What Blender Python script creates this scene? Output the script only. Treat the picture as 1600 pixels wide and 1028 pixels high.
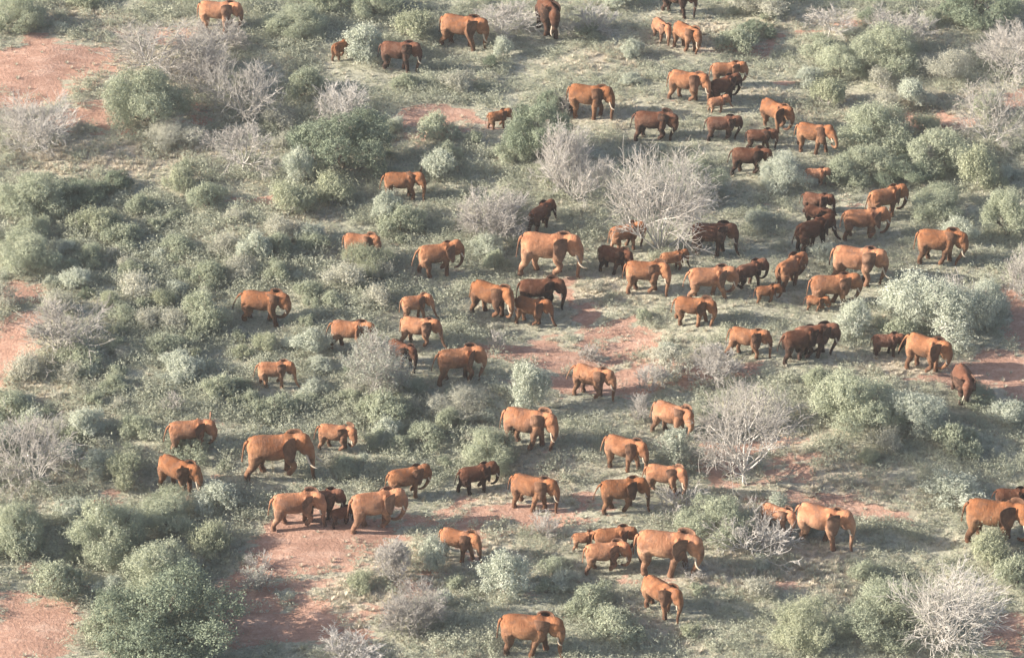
import bpy, math, random
import numpy as np
from mathutils import Vector, Matrix
from math import sin, cos, tan, radians, pi, sqrt, exp, atan2

for o in list(bpy.data.objects): bpy.data.objects.remove(o)
scene = bpy.context.scene
COL = scene.collection

# ------------------------------------------------------------------ camera
THETA = radians(32.0)          # looking down
HC = 152.0                     # height of the aircraft
TH = 0.145                     # tangent of half the horizontal angle
cam = bpy.data.cameras.new('camera'); cam_o = bpy.data.objects.new('camera', cam); COL.objects.link(cam_o)
cam.sensor_width = 36; cam.lens = 18/TH; cam.clip_end = 20000; cam.clip_start = 1
cam_o.location = (0, 0, HC); cam_o.rotation_euler = (pi/2-THETA, 0, 0)
scene.camera = cam_o

# ------------------------------------------------------------------ light
SUN_EL = radians(21); SH_AZ = radians(4)     # shadows run right and a little away from us
sh = Vector((cos(SH_AZ)*cos(SUN_EL), sin(SH_AZ)*cos(SUN_EL), -sin(SUN_EL)))   # direction light travels
sun = bpy.data.lights.new('sun', 'SUN'); sun_o = bpy.data.objects.new('sun', sun); COL.objects.link(sun_o)
sun.energy = 5.0; sun.angle = radians(0.6); sun.color = (1.0, 0.90, 0.76)
sun_o.rotation_euler = sh.to_track_quat('-Z', 'Y').to_euler()
world = bpy.data.worlds.new('World'); scene.world = world; world.use_nodes = True
nt = world.node_tree; nt.nodes.clear()
sky = nt.nodes.new('ShaderNodeTexSky'); sky.sky_type = 'NISHITA'; sky.sun_disc = False
sky.sun_elevation = SUN_EL; sky.sun_rotation = atan2(-sh.x, -sh.y); sky.dust_density = 3.0; sky.air_density = 1.0
bg = nt.nodes.new('ShaderNodeBackground'); bg.inputs[1].default_value = 0.085
wo = nt.nodes.new('ShaderNodeOutputWorld')
nt.links.new(sky.outputs[0], bg.inputs[0]); nt.links.new(bg.outputs[0], wo.inputs[0])
scene.view_settings.view_transform = 'Standard'; scene.view_settings.look = 'None'
scene.view_settings.gamma = 1.0; scene.view_settings.exposure = 1.27

# ------------------------------------------------------------------ terrain + unprojection
def terrain(x, y):
    return (0.35*np.sin(x*0.11+1.3)*np.cos(y*0.09+0.4) + 0.22*np.sin(x*0.23+y*0.17)
            + 0.10*np.sin(x*0.61-y*0.43+2.0))
FW = np.array([0, cos(THETA), -sin(THETA)]); UP = np.array([0, sin(THETA), cos(THETA)]); RT = np.array([1.0, 0, 0])
CAM = np.array([0, 0, HC])
def ground(px, py):                         # photograph pixel (1600 x 1028) to a point on the ground
    d = FW + RT*((px-800)/800*TH) + UP*((514-py)/800*TH)
    z = 0.0
    for _ in range(5):
        t = (HC-z)/(-d[2]); p = CAM+d*t; z = float(terrain(p[0], p[1]))
    return np.array([p[0], p[1], z])
def project(P):
    Q = np.asarray(P)-CAM
    w = Q@FW
    return 800+800/TH*(Q@RT)/w, 514-800/TH*(Q@UP)/w
def ppm(px, py):                            # pixels per metre at that ground point
    p = ground(px, py)-CAM
    return 800/TH/float(p@FW)

def hash2(i, j, s):
    v = np.sin(i*127.1+j*311.7+s*74.7)*43758.5453
    return v-np.floor(v)
def vnoise(x, y, s=0):
    xi = np.floor(x); yi = np.floor(y); fx = x-xi; fy = y-yi
    fx = fx*fx*(3-2*fx); fy = fy*fy*(3-2*fy)
    a = hash2(xi, yi, s); b = hash2(xi+1, yi, s); c = hash2(xi, yi+1, s); d = hash2(xi+1, yi+1, s)
    return (a*(1-fx)+b*fx)*(1-fy)+(c*(1-fx)+d*fx)*fy
def fbm(x, y, s=0, n=4):
    v = 0; a = 0.5; t = 0
    for k in range(n):
        v = v+a*vnoise(x*2**k, y*2**k, s+k*7); t += a; a *= 0.55
    return v/t

# ------------------------------------------------------------------ materials
def nmat(name):
    m = bpy.data.materials.new(name); m.use_nodes = True
    n = m.node_tree.nodes; n.clear()
    out = n.new('ShaderNodeOutputMaterial'); b = n.new('ShaderNodeBsdfPrincipled')
    m.node_tree.links.new(b.outputs[0], out.inputs[0])
    b.inputs['Roughness'].default_value = 0.9
    b.inputs['Specular IOR Level'].default_value = 0.15
    return m, m.node_tree, b, out
def ramp(t, fac, stops):
    r = t.nodes.new('ShaderNodeValToRGB')
    els = r.color_ramp.elements
    while len(els) < len(stops): els.new(0.5)
    for e, (p, c) in zip(els, stops): e.position = p; e.color = (*c, 1)
    t.links.new(fac, r.inputs[0]); return r.outputs[0]
def noise(t, scale, detail=4, rough=0.6, vec=None, dist=0.0):
    n = t.nodes.new('ShaderNodeTexNoise'); n.inputs['Scale'].default_value = scale
    n.inputs['Detail'].default_value = detail; n.inputs['Roughness'].default_value = rough
    n.inputs['Distortion'].default_value = dist
    if vec is not None: t.links.new(vec, n.inputs['Vector'])
    return n.outputs[0]
def mix(t, fac, a, b, mode='MIX'):
    m = t.nodes.new('ShaderNodeMix'); m.data_type = 'RGBA'; m.blend_type = mode
    for s, v in ((m.inputs[0], fac), (m.inputs[6], a), (m.inputs[7], b)):
        if isinstance(v, (int, float)): s.default_value = v
        elif isinstance(v, tuple): s.default_value = (*v, 1)
        else: t.links.new(v, s)
    return m.outputs[2]
def mth(t, op, a, b, c=None):
    m = t.nodes.new('ShaderNodeMath'); m.operation = op
    for s, v in zip(m.inputs, (a, b, c)):
        if v is None: continue
        if isinstance(v, (int, float)): s.default_value = v
        else: t.links.new(v, s)
    return m.outputs[0]
def bump(t, b, h, st, dist):
    bn = t.nodes.new('ShaderNodeBump'); bn.inputs['Strength'].default_value = st; bn.inputs['Distance'].default_value = dist
    t.links.new(h, bn.inputs['Height']); t.links.new(bn.outputs[0], b.inputs['Normal'])
def attr(t, name):
    a = t.nodes.new('ShaderNodeAttribute'); a.attribute_name = name; return a.outputs['Fac']

def leaf_mat(name, dark, mid, light, trans=0.25):
    pale = lambda c: tuple(min(.78, (v*.82+.18*(c[0]+c[1]+c[2])/3)*1.10+.025) for v in c)     # pale haze wash painted into the leaf colours
    dark, mid, light = pale(dark), pale(mid), pale(light)
    m, t, b, out = nmat(name)
    tint = attr(t, 'tint')
    oi = t.nodes.new('ShaderNodeObjectInfo')
    geo = t.nodes.new('ShaderNodeNewGeometry')
    big = noise(t, 0.35, 3, 0.6, geo.outputs['Position'])
    f = mth(t, 'ADD', mth(t, 'MULTIPLY', tint, 0.62), mth(t, 'MULTIPLY', oi.outputs['Random'], 0.14))
    f = mth(t, 'ADD', f, mth(t, 'MULTIPLY', mth(t, 'SUBTRACT', big, 0.35), 0.55))
    c = ramp(t, f, [(0.0, dark), (0.42, mid), (0.95, light)])
    t.links.new(c, b.inputs['Base Color']); b.inputs['Roughness'].default_value = 0.75
    tr = t.nodes.new('ShaderNodeBsdfTranslucent'); t.links.new(c, tr.inputs[0])
    mx = t.nodes.new('ShaderNodeMixShader'); mx.inputs[0].default_value = trans
    t.links.new(b.outputs[0], mx.inputs[1]); t.links.new(tr.outputs[0], mx.inputs[2]); t.links.new(mx.outputs[0], out.inputs[0])
    return m
M = {}
M['green']  = leaf_mat('leaf_green',  (.17,.205,.135), (.32,.36,.245), (.52,.55,.41))
M['silver'] = leaf_mat('leaf_silver', (.24,.275,.215), (.42,.46,.37), (.64,.67,.57))
M['dark']   = leaf_mat('leaf_dark',   (.09,.13,.085), (.19,.24,.16), (.36,.42,.29))
M['yellow'] = leaf_mat('leaf_yellow', (.18,.205,.125), (.32,.35,.225), (.50,.52,.36))
M['grey']   = leaf_mat('leaf_grey',   (.24,.24,.19), (.40,.40,.32), (.60,.59,.49))
M['scrub']  = leaf_mat('leaf_scrub',  (.21,.23,.165), (.37,.395,.29), (.55,.56,.45))
M['pale']   = leaf_mat('pale_grass',  (.27,.275,.205), (.43,.44,.34), (.66,.66,.55))
M['straw']  = leaf_mat('straw',       (.38,.33,.25), (.55,.49,.38), (.74,.68,.56))
def wood_mat(name, a, b_):
    m, t, b, out = nmat(name)
    geo = t.nodes.new('ShaderNodeNewGeometry'); oi = t.nodes.new('ShaderNodeObjectInfo')
    f = mth(t, 'ADD', noise(t, 3.0, 3, 0.6, geo.outputs['Position']), mth(t, 'MULTIPLY', mth(t, 'SUBTRACT', oi.outputs['Random'], 0.5), 0.4))
    t.links.new(ramp(t, f, [(0.3, a), (0.75, b_)]), b.inputs['Base Color'])
    return m
M['bone'] = wood_mat('bleached_wood', (.37,.35,.33), (.60,.575,.545))
M['twig'] = wood_mat('grey_twig', (.36,.34,.32), (.56,.535,.51))
M['stem'] = wood_mat('brown_stem', (.17,.14,.12), (.36,.31,.27))

def skin_mat(name, lo, mid, hi, dusty=.55):
    m, t, b, out = nmat(name)
    tc = t.nodes.new('ShaderNodeTexCoord'); oi = t.nodes.new('ShaderNodeObjectInfo')
    va = t.nodes.new('ShaderNodeVectorMath'); va.operation = 'ADD'
    t.links.new(tc.outputs['Object'], va.inputs[0]); t.links.new(oi.outputs['Location'], va.inputs[1])
    v = va.outputs[0]
    f = noise(t, 2.6, 7, 0.68, v, 0.6)
    c = ramp(t, f, [(0.36, lo), (0.5, mid), (0.66, hi)])
    geo = t.nodes.new('ShaderNodeNewGeometry')
    sp = t.nodes.new('ShaderNodeSeparateXYZ'); t.links.new(tc.outputs['Object'], sp.inputs[0])
    # red soil plus painted sunlit orange on the back, less down the legs
    dust_sun = mth(t, 'MULTIPLY', mth(t, 'SMOOTH_MIN', mth(t, 'MAXIMUM', mth(t, 'MULTIPLY', mth(t, 'SUBTRACT', sp.outputs[2], 0.55), 2.4), 0.0), 1.0, ), dusty)
    c = mix(t, dust_sun, c, (.42, .165, .078) if 'red' in name else (.20, .080, .046))
    gr = mth(t, 'MULTIPLY', mth(t, 'GREATER_THAN', noise(t, 5.0, 3, 0.6, v), 0.56), 0.45)
    c = mix(t, gr, c, (.20, .12, .09))
    leg_tone = ramp(t, mth(t, 'ADD', mth(t, 'MULTIPLY', sp.outputs[2], 1.3), noise(t, 3.5, 4, .6, v)), [(0.62, (.62,.58,.58)), (1.0, (1, 1, 1))])      # darker towards feet and shanks
    c = mix(t, 1.0, c, leg_tone, 'MULTIPLY')
    hv = t.nodes.new('ShaderNodeHueSaturation'); t.links.new(c, hv.inputs['Color'])
    t.links.new(mth(t, 'ADD', mth(t, 'MULTIPLY', oi.outputs['Random'], 0.55), 0.72), hv.inputs['Value'])
    t.links.new(mth(t, 'SUBTRACT', 1.12, mth(t, 'MULTIPLY', oi.outputs['Random'], 0.12)), hv.inputs['Saturation'])
    t.links.new(hv.outputs[0], b.inputs['Base Color'])
    b.inputs['Roughness'].default_value = 0.8
    wv = t.nodes.new('ShaderNodeTexWave'); wv.inputs['Scale'].default_value = 5.5; wv.inputs['Distortion'].default_value = 9
    wv.inputs['Detail'].default_value = 3; t.links.new(v, wv.inputs['Vector'])
    h = mth(t, 'ADD', mth(t, 'MULTIPLY', wv.outputs['Fac'], 0.05), noise(t, 9, 6, 0.72, v))
    bump(t, b, h, 1.0, 0.09)
    return m
M['skin_red'] = skin_mat('dusty_red_skin', (.09,.060,.046), (.23,.132,.088), (.41,.25,.165))
M['skin_shaded'] = skin_mat('shaded_skin', (.030,.023,.022), (.058,.038,.032), (.13,.075,.055), .62)  # darkened skin copy, shade painted in for animals standing in shadow
M['ear_red'] = skin_mat('greyer_ear_skin', (.07,.048,.04), (.15,.09,.066), (.29,.175,.12), .12)
M['ear_shaded'] = skin_mat('shaded_ear_skin', (.026,.020,.020), (.048,.034,.030), (.09,.055,.045), .08)  # ears of the shaded animals, shade painted into the colour
m, t, b, out = nmat('ivory'); M['ivory'] = m
tc = t.nodes.new('ShaderNodeTexCoord')
t.links.new(ramp(t, noise(t, 6, 3, 0.5, tc.outputs['Object']), [(0.3, (.46,.38,.29)), (0.7, (.62,.55,.45))]), b.inputs['Base Color']); b.inputs['Roughness'].default_value = 0.4

# ground: red earth, litter and grass sward, by the attribute "soil"
m, t, b, out = nmat('savanna_ground'); M['ground'] = m
geo = t.nodes.new('ShaderNodeNewGeometry'); P = geo.outputs['Position']
soil = attr(t, 'soil'); dry = attr(t, 'dry')
mp = t.nodes.new('ShaderNodeMapping'); mp.inputs['Scale'].default_value = (0.45, 1.0, 1.0); t.links.new(P, mp.inputs[0])
PS = mp.outputs[0]
n1 = noise(t, 0.9, 8, 0.68, PS); n2 = noise(t, 3.2, 6, 0.7, P); n3 = noise(t, 0.22, 5, 0.6, P)
red = ramp(t, mth(t, 'ADD', mth(t, 'MULTIPLY', n1, 0.6), mth(t, 'MULTIPLY', n2, 0.4)), [(0.3, (.24,.135,.10)), (0.5, (.42,.255,.195)), (0.68, (.60,.425,.345))])
litter = ramp(t, n2, [(0.3, (.34,.28,.22)), (0.5, (.47,.405,.32)), (0.7, (.62,.56,.46))])
sward = ramp(t, n2, [(0.3, (.24,.23,.18)), (0.5, (.39,.385,.30)), (0.7, (.56,.545,.45))])
veg = mix(t, dry, sward, litter)
e = mth(t, "ADD", mth(t, "MULTIPLY_ADD", soil, 0.85, 0.07), mth(t, "MULTIPLY", mth(t, "SUBTRACT", n1, 0.5), 2.2))
e = mth(t, 'ADD', e, mth(t, 'MULTIPLY', mth(t, 'SUBTRACT', n2, 0.5), 0.6))
mr = t.nodes.new('ShaderNodeMapRange'); mr.inputs[1].default_value = 0.38; mr.inputs[2].default_value = 0.52; t.links.new(e, mr.inputs[0])
gc = mix(t, mr.outputs[0], veg, red)
n4 = noise(t, 4.2, 5, 0.75, P)
spk = ramp(t, n4, [(0.60, (1, 1, 1)), (0.68, (.52, .47, .42))]); gc = mix(t, 0.8, gc, spk, 'MULTIPLY')
t.links.new(gc, b.inputs['Base Color'])
bump(t, b, mth(t, 'ADD', n2, mth(t, 'MULTIPLY', n1, 0.8)), 0.7, 0.22)

# ------------------------------------------------------------------ mesh helpers
def tag(o, label=None, cat=None, group=None, kind=None):
    if label: o['label'] = label
    if cat: o['category'] = cat
    if group: o['group'] = group
    if kind: o['kind'] = kind
    return o
def mesh_np(name, V, F, mat, tint=None, smooth=False):
    """F: (n,k) int array, all faces with k corners"""
    me = bpy.data.meshes.new(name)
    V = np.asarray(V, np.float32); F = np.asarray(F, np.int32)
    n, k = F.shape
    me.vertices.add(len(V)); me.vertices.foreach_set('co', V.ravel())
    me.loops.add(n*k); me.loops.foreach_set('vertex_index', F.ravel())
    me.polygons.add(n); me.polygons.foreach_set('loop_start', np.arange(0, n*k, k, dtype=np.int32))
    me.polygons.foreach_set('loop_total', np.full(n, k, np.int32))
    if smooth: me.polygons.foreach_set('use_smooth', np.ones(n, bool))
    if tint is not None:
        a = me.attributes.new('tint', 'FLOAT', 'FACE'); a.data.foreach_set('value', np.asarray(tint, np.float32))
    me.update(calc_edges=True); me.materials.append(mat)
    return me
def link(name, data, parent=None, loc=None):
    o = bpy.data.objects.new(name, data); COL.objects.link(o)
    if parent is not None: o.parent = parent
    if loc is not None: o.location = loc
    return o
def norm(a): return a/np.maximum(np.linalg.norm(a, axis=-1, keepdims=True), 1e-9)
def loft(rings, close=True):
    """rings: list of (n,3) arrays -> verts, quad faces (+ triangle fans written as quads)"""
    n = len(rings[0]); V = np.vstack(rings); F = []
    for i in range(len(rings)-1):
        for j in range(n):
            a = i*n+j; b_ = i*n+(j+1) % n
            F.append((a, b_, b_+n, a+n))
    V = list(map(tuple, V))
    c0 = len(V); V.append(tuple(np.mean(rings[0], 0))); c1 = len(V); V.append(tuple(np.mean(rings[-1], 0)))
    T = []
    for j in range(n):
        T.append((c0, (j+1) % n, j)); b0 = (len(rings)-1)*n
        T.append((c1, b0+j, b0+(j+1) % n))
    return V, F+T
def tube(pts, rad, n=10, sq=1.0):
    pts = np.asarray(pts, float); rings = []
    for i, p in enumerate(pts):
        d = pts[min(i+1, len(pts)-1)]-pts[max(i-1, 0)]; d = d/np.linalg.norm(d)
        r = np.cross(d, (0, 1, 0)) if abs(d[1]) < 0.9 else np.cross(d, (1, 0, 0))
        r = r/np.linalg.norm(r); u = np.cross(r, d)
        a = np.arange(n)*2*pi/n
        rings.append(p+rad[i]*(np.cos(a)[:, None]*r+np.sin(a)[:, None]*u*sq))
    return loft(rings)
def ellipsoid(c, r, nu=14, nv=10, R=None):
    rings = []
    for i in range(nv):
        f = -pi/2+pi*(i+0.5)/nv
        a = np.arange(nu)*2*pi/nu
        p = np.stack([np.cos(a)*cos(f)*r[0], np.sin(a)*cos(f)*r[1], np.full(nu, sin(f)*r[2])], 1)
        if R is not None: p = p@R.T
        rings.append(p+np.asarray(c))
    return loft(rings)
class Acc:
    def __init__(s): s.V = []; s.F = []
    def add(s, vf, T=None):
        V, F = vf; V = np.asarray(V, float)
        if T is not None: V = T(V)
        k = len(s.V); s.V += list(map(tuple, V)); s.F += [tuple(i+k for i in f) for f in F]
    def mesh(s, name, mat=None):
        me = bpy.data.meshes.new(name); me.from_pydata(s.V, [], s.F); me.update()
        if mat: me.materials.append(mat)
        return me
def interp(a, n):
    """resample rows of a knot table with a smooth (Catmull-Rom) curve"""
    a = np.asarray(a, float); m_ = len(a); out = []
    for q in np.linspace(0, m_-1, n):
        i = min(int(q), m_-2); f = q-i
        p0 = a[max(i-1, 0)]; p1 = a[i]; p2 = a[i+1]; p3 = a[min(i+2, m_-1)]
        out.append(0.5*((2*p1)+(-p0+p2)*f+(2*p0-5*p1+4*p2-p3)*f*f+(-p0+3*p1-3*p2+p3)*f**3))
    return np.array(out)

# ------------------------------------------------------------------ the elephant
def rotz(a): c, s = cos(a), sin(a); return np.array([[c, -s, 0], [s, c, 0], [0, 0, 1]])
def roty(a): c, s = cos(a), sin(a); return np.array([[c, 0, s], [0, 1, 0], [-s, 0, c]])
TRUNKS = {'hang': [-62, -76, -84, -88, -90, -92, -90, -84, -66], 'in': [-62, -78, -88, -94, -100, -112, -130, -155, -185],
          'fwd': [-64, -74, -78, -76, -72, -66, -58, -46, -34], 'low': [-70, -80, -87, -90, -92, -95, -96, -90, -72],
          'up': [-45, -55, -62, -60, -45, -25, 0, 25, 50], 'mouth': [-50, -66, -80, -92, -112, -145, -185, -220, -250]}
def elephant_mesh(rng, calf=0.0, head_yaw=0, head_pitch=0, trunk='hang', ear=35, stride=0.16, phase=0.0, tail=0.1, tusk=0.25, belly=1.0):
    """shoulder height 1, facing +X, feet at z = 0.  calf 0 adult .. 1 newborn"""
    A = Acc()
    leg = 0.03*calf
    T = np.array([  # x, top, bottom, half width
        (-.575, .76, .67, .05), (-.555, .825, .60, .12), (-.50, .895, .54, .18), (-.41, .945, .495, .228), (-.29, .962, .455, .255), (-.10, .947, .42, .272*belly),
        (.08, .942, .42, .265*belly), (.21, .965, .445, .222), (.32, .970, .505, .185), (.42, .950, .585, .15), (.50, .93, .66, .13), (.56, .89, .70, .08)])
    T = interp(T, 26); T = np.column_stack([T[:, 0], (T[:, 1]+T[:, 2])/2, T[:, 3], (T[:, 1]-T[:, 2])/2])
    T[:, 0] *= (1-0.08*calf); T[:, 2] *= 1+.04*calf
    a = np.arange(20)*2*pi/20
    rings = []
    for x, z, w, h in T:
        cy = np.cos(a); sz = np.sin(a)
        w2 = w*np.where(sz > 0, 1-.30*sz**1.5 if 0 else 1-.22*np.abs(sz)**2, 1.0)        # narrower towards the spine
        rings.append(np.stack([np.full(20, x), cy*w2, z+sz*h], 1))
    A.add(loft(rings))
    A.add(ellipsoid((-.405, .115, .60), (.155, .115, .28))); A.add(ellipsoid((-.405, -.115, .60), (.155, .115, .28)))      # thighs
    A.add(ellipsoid((.28, .14, .64), (.13, .10, .23))); A.add(ellipsoid((.28, -.14, .64), (.13, .10, .23)))      # shoulders
    for sy in (-1, 1):      # hip bones, shoulder blades, sacrum
        A.add(ellipsoid((-.38, sy*.10, .82), (.11, .07, .10)))
        A.add(ellipsoid((.235, sy*.135, .80), (.06, .06, .15), R=roty(radians(12))))
        A.add(ellipsoid((-.49, sy*.09, .76), (.075, .065, .14)))
    A.add(ellipsoid((-.33, 0, .93), (.16, .055, .04))); A.add(ellipsoid((.24, 0, .945), (.13, .06, .04)))
    # legs: lateral-sequence walk, phase per leg
    ph = {(-1, 1): 0, (1, 1): .25, (-1, -1): .5, (1, -1): .75}
    for (fx, sy), d in ph.items():
        q = (phase+d) % 1.0
        if q < .7: sw = stride*(1-2*q/.7); lift = 0
        else: r_ = (q-.7)/.3; sw = stride*(-1+2*r_); lift = .10*sin(pi*r_)*min(1, stride/.12)
        y = sy*.135
        if fx < 0:
            x0 = -.40
            knee = (x0+.045+sw*.55+lift*.3, y, .335+lift*.4); ank = (x0-.015+sw*.9-lift*.9, y, .125+lift*.8); ft = (x0+sw+.0-lift*.7, y, .012+lift)
            pts = [(x0, y*.95, .64), (x0+.02+sw*.25, y, .48), knee, ((knee[0]+ank[0])/2-.012, y, (knee[2]+ank[2])/2), ank, ((ank[0]+ft[0])/2+.01, y, (ank[2]+ft[2])/2), ft]
            rad = [.155, .135, .092, .072, .062, .070, .080]
        else:
            x0 = .27
            el = (x0-.015+sw*.35-lift*.2, y, .44+lift*.2); kn = (x0+.0+sw*.75+lift*.5, y, .24+lift*.6); ft = (x0+sw-lift*.8, y, .012+lift)
            pts = [(x0, y*.95, .66), (x0+sw*.1, y, .54), el, ((el[0]+kn[0])/2, y, (el[2]+kn[2])/2), kn, ((kn[0]+ft[0])/2-.005, y, (kn[2]+ft[2])/2), (ft[0]-.002, y, ft[2]+.05), ft]
            rad = [.125, .115, .092, .078, .067, .062, .068, .076]
        pr = interp(np.column_stack([pts, rad]), 14)
        A.add(tube(pr[:, :3], pr[:, 3], 12))
    # head, in its own frame at the neck joint
    hs = 1.15+.10*calf
    R = rotz(radians(head_yaw))@roty(radians(-head_pitch)); J = np.array((.445, 0, .815+.01*calf))
    HT = lambda V: (np.asarray(V)*hs)@R.T+J
    A.add(ellipsoid((.13, 0, .035), (.165, .130, .150)), HT)      # skull
    A.add(ellipsoid((.165, 0, .09), (.115, .105, .095)), HT)        # crown
    A.add(ellipsoid((.04, 0, -.01), (.15, .125, .165)), HT)
    A.add(ellipsoid((.17, 0, -.10), (.115, .100, .115)), HT)       # cheeks
    A.add(ellipsoid((.15, 0, -.185), (.10, .055, .06)), HT)        # jaw
    for s in (-1, 1): A.add(ellipsoid((.235, s*.052, -.10), (.06, .04, .09)), HT)   # tusk sockets
    # trunk
    ang = TRUNKS[trunk]; L = (.70-.16*calf)/len(ang)
    p = np.array((.245, 0, -.02)); pts = [np.array((.17, 0, .03)), p.copy()]; tw = rng.uniform(-.25, .25)
    for i, d in enumerate(ang):
        d = radians(d+head_pitch*.9 if i > 1 else d)
        p = p+L*np.array((cos(d), tw*.25*(i/8.)**2, sin(d))); pts.append(p.copy())
    rad = np.interp(np.linspace(0, 1, len(pts)), [0, .12, .3, .6, 1], [.10, .092, .070, .047, .028])
    pr = interp(np.column_stack([pts, rad]), 24)
    A.add(tube(pr[:, :3], pr[:, 3], 10), HT)
    me = A.mesh('raw')
    ob = bpy.data.objects.new('raw', me); COL.objects.link(ob)
    md = ob.modifiers.new('r', 'REMESH'); md.mode = 'VOXEL'; md.voxel_size = .0205; md.use_smooth_shade = True
    ms = ob.modifiers.new('s', 'SMOOTH'); ms.factor = .5; ms.iterations = 3
    dg = bpy.context.evaluated_depsgraph_get(); ev = ob.evaluated_get(dg); m2 = ev.to_mesh()
    n = len(m2.vertices); V = np.empty(n*3); m2.vertices.foreach_get('co', V); V = V.reshape(-1, 3)
    F = [tuple(p_.vertices) for p_ in m2.polygons]
    ev.to_mesh_clear(); bpy.data.objects.remove(ob); bpy.data.meshes.remove(me)
    # soft skin folds
    B = Acc(); B.V = list(map(tuple, V)); B.F = F
    # ears: curved sheets with thickness
    ol = np.array([(0, .11), (.05, .145), (.13, .160), (.24, .145), (.325, .085), (.345, .00), (.31, -.12), (.24, -.23), (.15, -.32), (.08, -.30), (.02, -.17), (0, -.08)])*np.array((1.0, 1.0))*(1-.12*calf)
    ol = interp(np.vstack([ol]), 22)
    ear_far = not isinstance(ear, tuple); ear_faces = []
    for s in (-1, 1):
        e = radians(ear[0 if s > 0 else 1] if isinstance(ear, tuple) else (ear+rng.uniform(-8, 8) if s < 0 else min(ear, rng.uniform(8, 20))))
        cen = np.array((.115, -.01)); lv = [0.0, .35, .7, .93, 1.0]; VV = []; FF = []
        for side in (0, 1):
            for l in lv[1:]:
                for q in ol:
                    aa, bb = cen+(q-cen)*l
                    if s > 0 and bb > 0 and ear_far: bb *= .6
                    off = .055*sin(aa*11+.3)-.10*aa*aa*4+.024*sin(bb*26+aa*14)*(aa/.3)
                    th = .012*(1 if l < .95 else .35)*(1 if side == 0 else -1)
                    off += th
                    lean = -.06*bb
                    x = -aa*cos(e)-off*sin(e)*.0+lean; y = aa*sin(e)+off*cos(e)
                    VV.append((.065+x, s*(.105+y), .020+bb))
        m_ = len(ol); nl = 4; k0 = len(B.F)
        for side in (0, 1):
            c = len(VV); VV.append((.065-cen[0]*cos(e), s*(.105+cen[0]*sin(e)+.012*(1-2*side)+.04), .010))
            o0 = side*nl*m_
            for j in range(m_):
                j2 = (j+1) % m_
                f = (c, o0+j, o0+j2); FF.append(f if (side == 0) == (s > 0) else f[::-1])
                for l in range(nl-1):
                    f = (o0+l*m_+j, o0+(l+1)*m_+j, o0+(l+1)*m_+j2, o0+l*m_+j2); FF.append(f if (side == 0) == (s > 0) else f[::-1])
        for j in range(m_):
            j2 = (j+1) % m_; a0 = (nl-1)*m_; b0 = nl*m_+(nl-1)*m_
            f = (a0+j, b0+j, b0+j2, a0+j2); FF.append(f if s > 0 else f[::-1])
        B.add((VV, FF), HT); ear_faces.append((k0, len(B.F)))
    # tail with its brush of hair
    ts = rng.uniform(-.3, .3)
    tp = [(-.54, 0, .85), (-.585-tail*.2, .01, .80), (-.60-tail*.5, .04*ts, .70), (-.605-tail*.8, .1*ts, .57), (-.61-tail, .15*ts, .45), (-.61-tail*1.05, .18*ts, .36)]
    pr = interp(np.column_stack([tp, [.034, .030, .021, .016, .013, .022]]), 12); pr[-1, 3] = .008
    B.add(tube(pr[:, :3], pr[:, 3], 7))
    skin = B.mesh('elephant')
    skin.polygons.foreach_set('use_smooth', np.ones(len(skin.polygons), bool))
    mi = np.zeros(len(skin.polygons), np.int32)
    for k0, k1 in ear_faces: mi[k0:k1] = 1
    skin.polygons.foreach_set('material_index', mi) if 0 else None
    tusks = []
    if tusk > 0.02:
        tusk = .03+tusk*.30
        for s in (-1, 1):
            q = np.array([(.225, s*.058, -.135), (.26, s*.068, -.20), (.26+tusk*.35, s*(.075+tusk*.12), -.22-tusk*.38), (.26+tusk*.75, s*(.075+tusk*.16), -.22-tusk*.58), (.26+tusk*1.12, s*(.07+tusk*.10), -.22-tusk*.62)])
            pr = interp(np.column_stack([q, [.020, .020, .017, .013, .004]]), 12)
            C = Acc(); C.add(tube(pr[:, :3], pr[:, 3], 8), HT); me = C.mesh('tusk', M['ivory'])
            me.polygons.foreach_set('use_smooth', np.ones(len(me.polygons), bool)); tusks.append(me)
    V = np.array(B.V)
    return skin, tusks, V, mi
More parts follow.
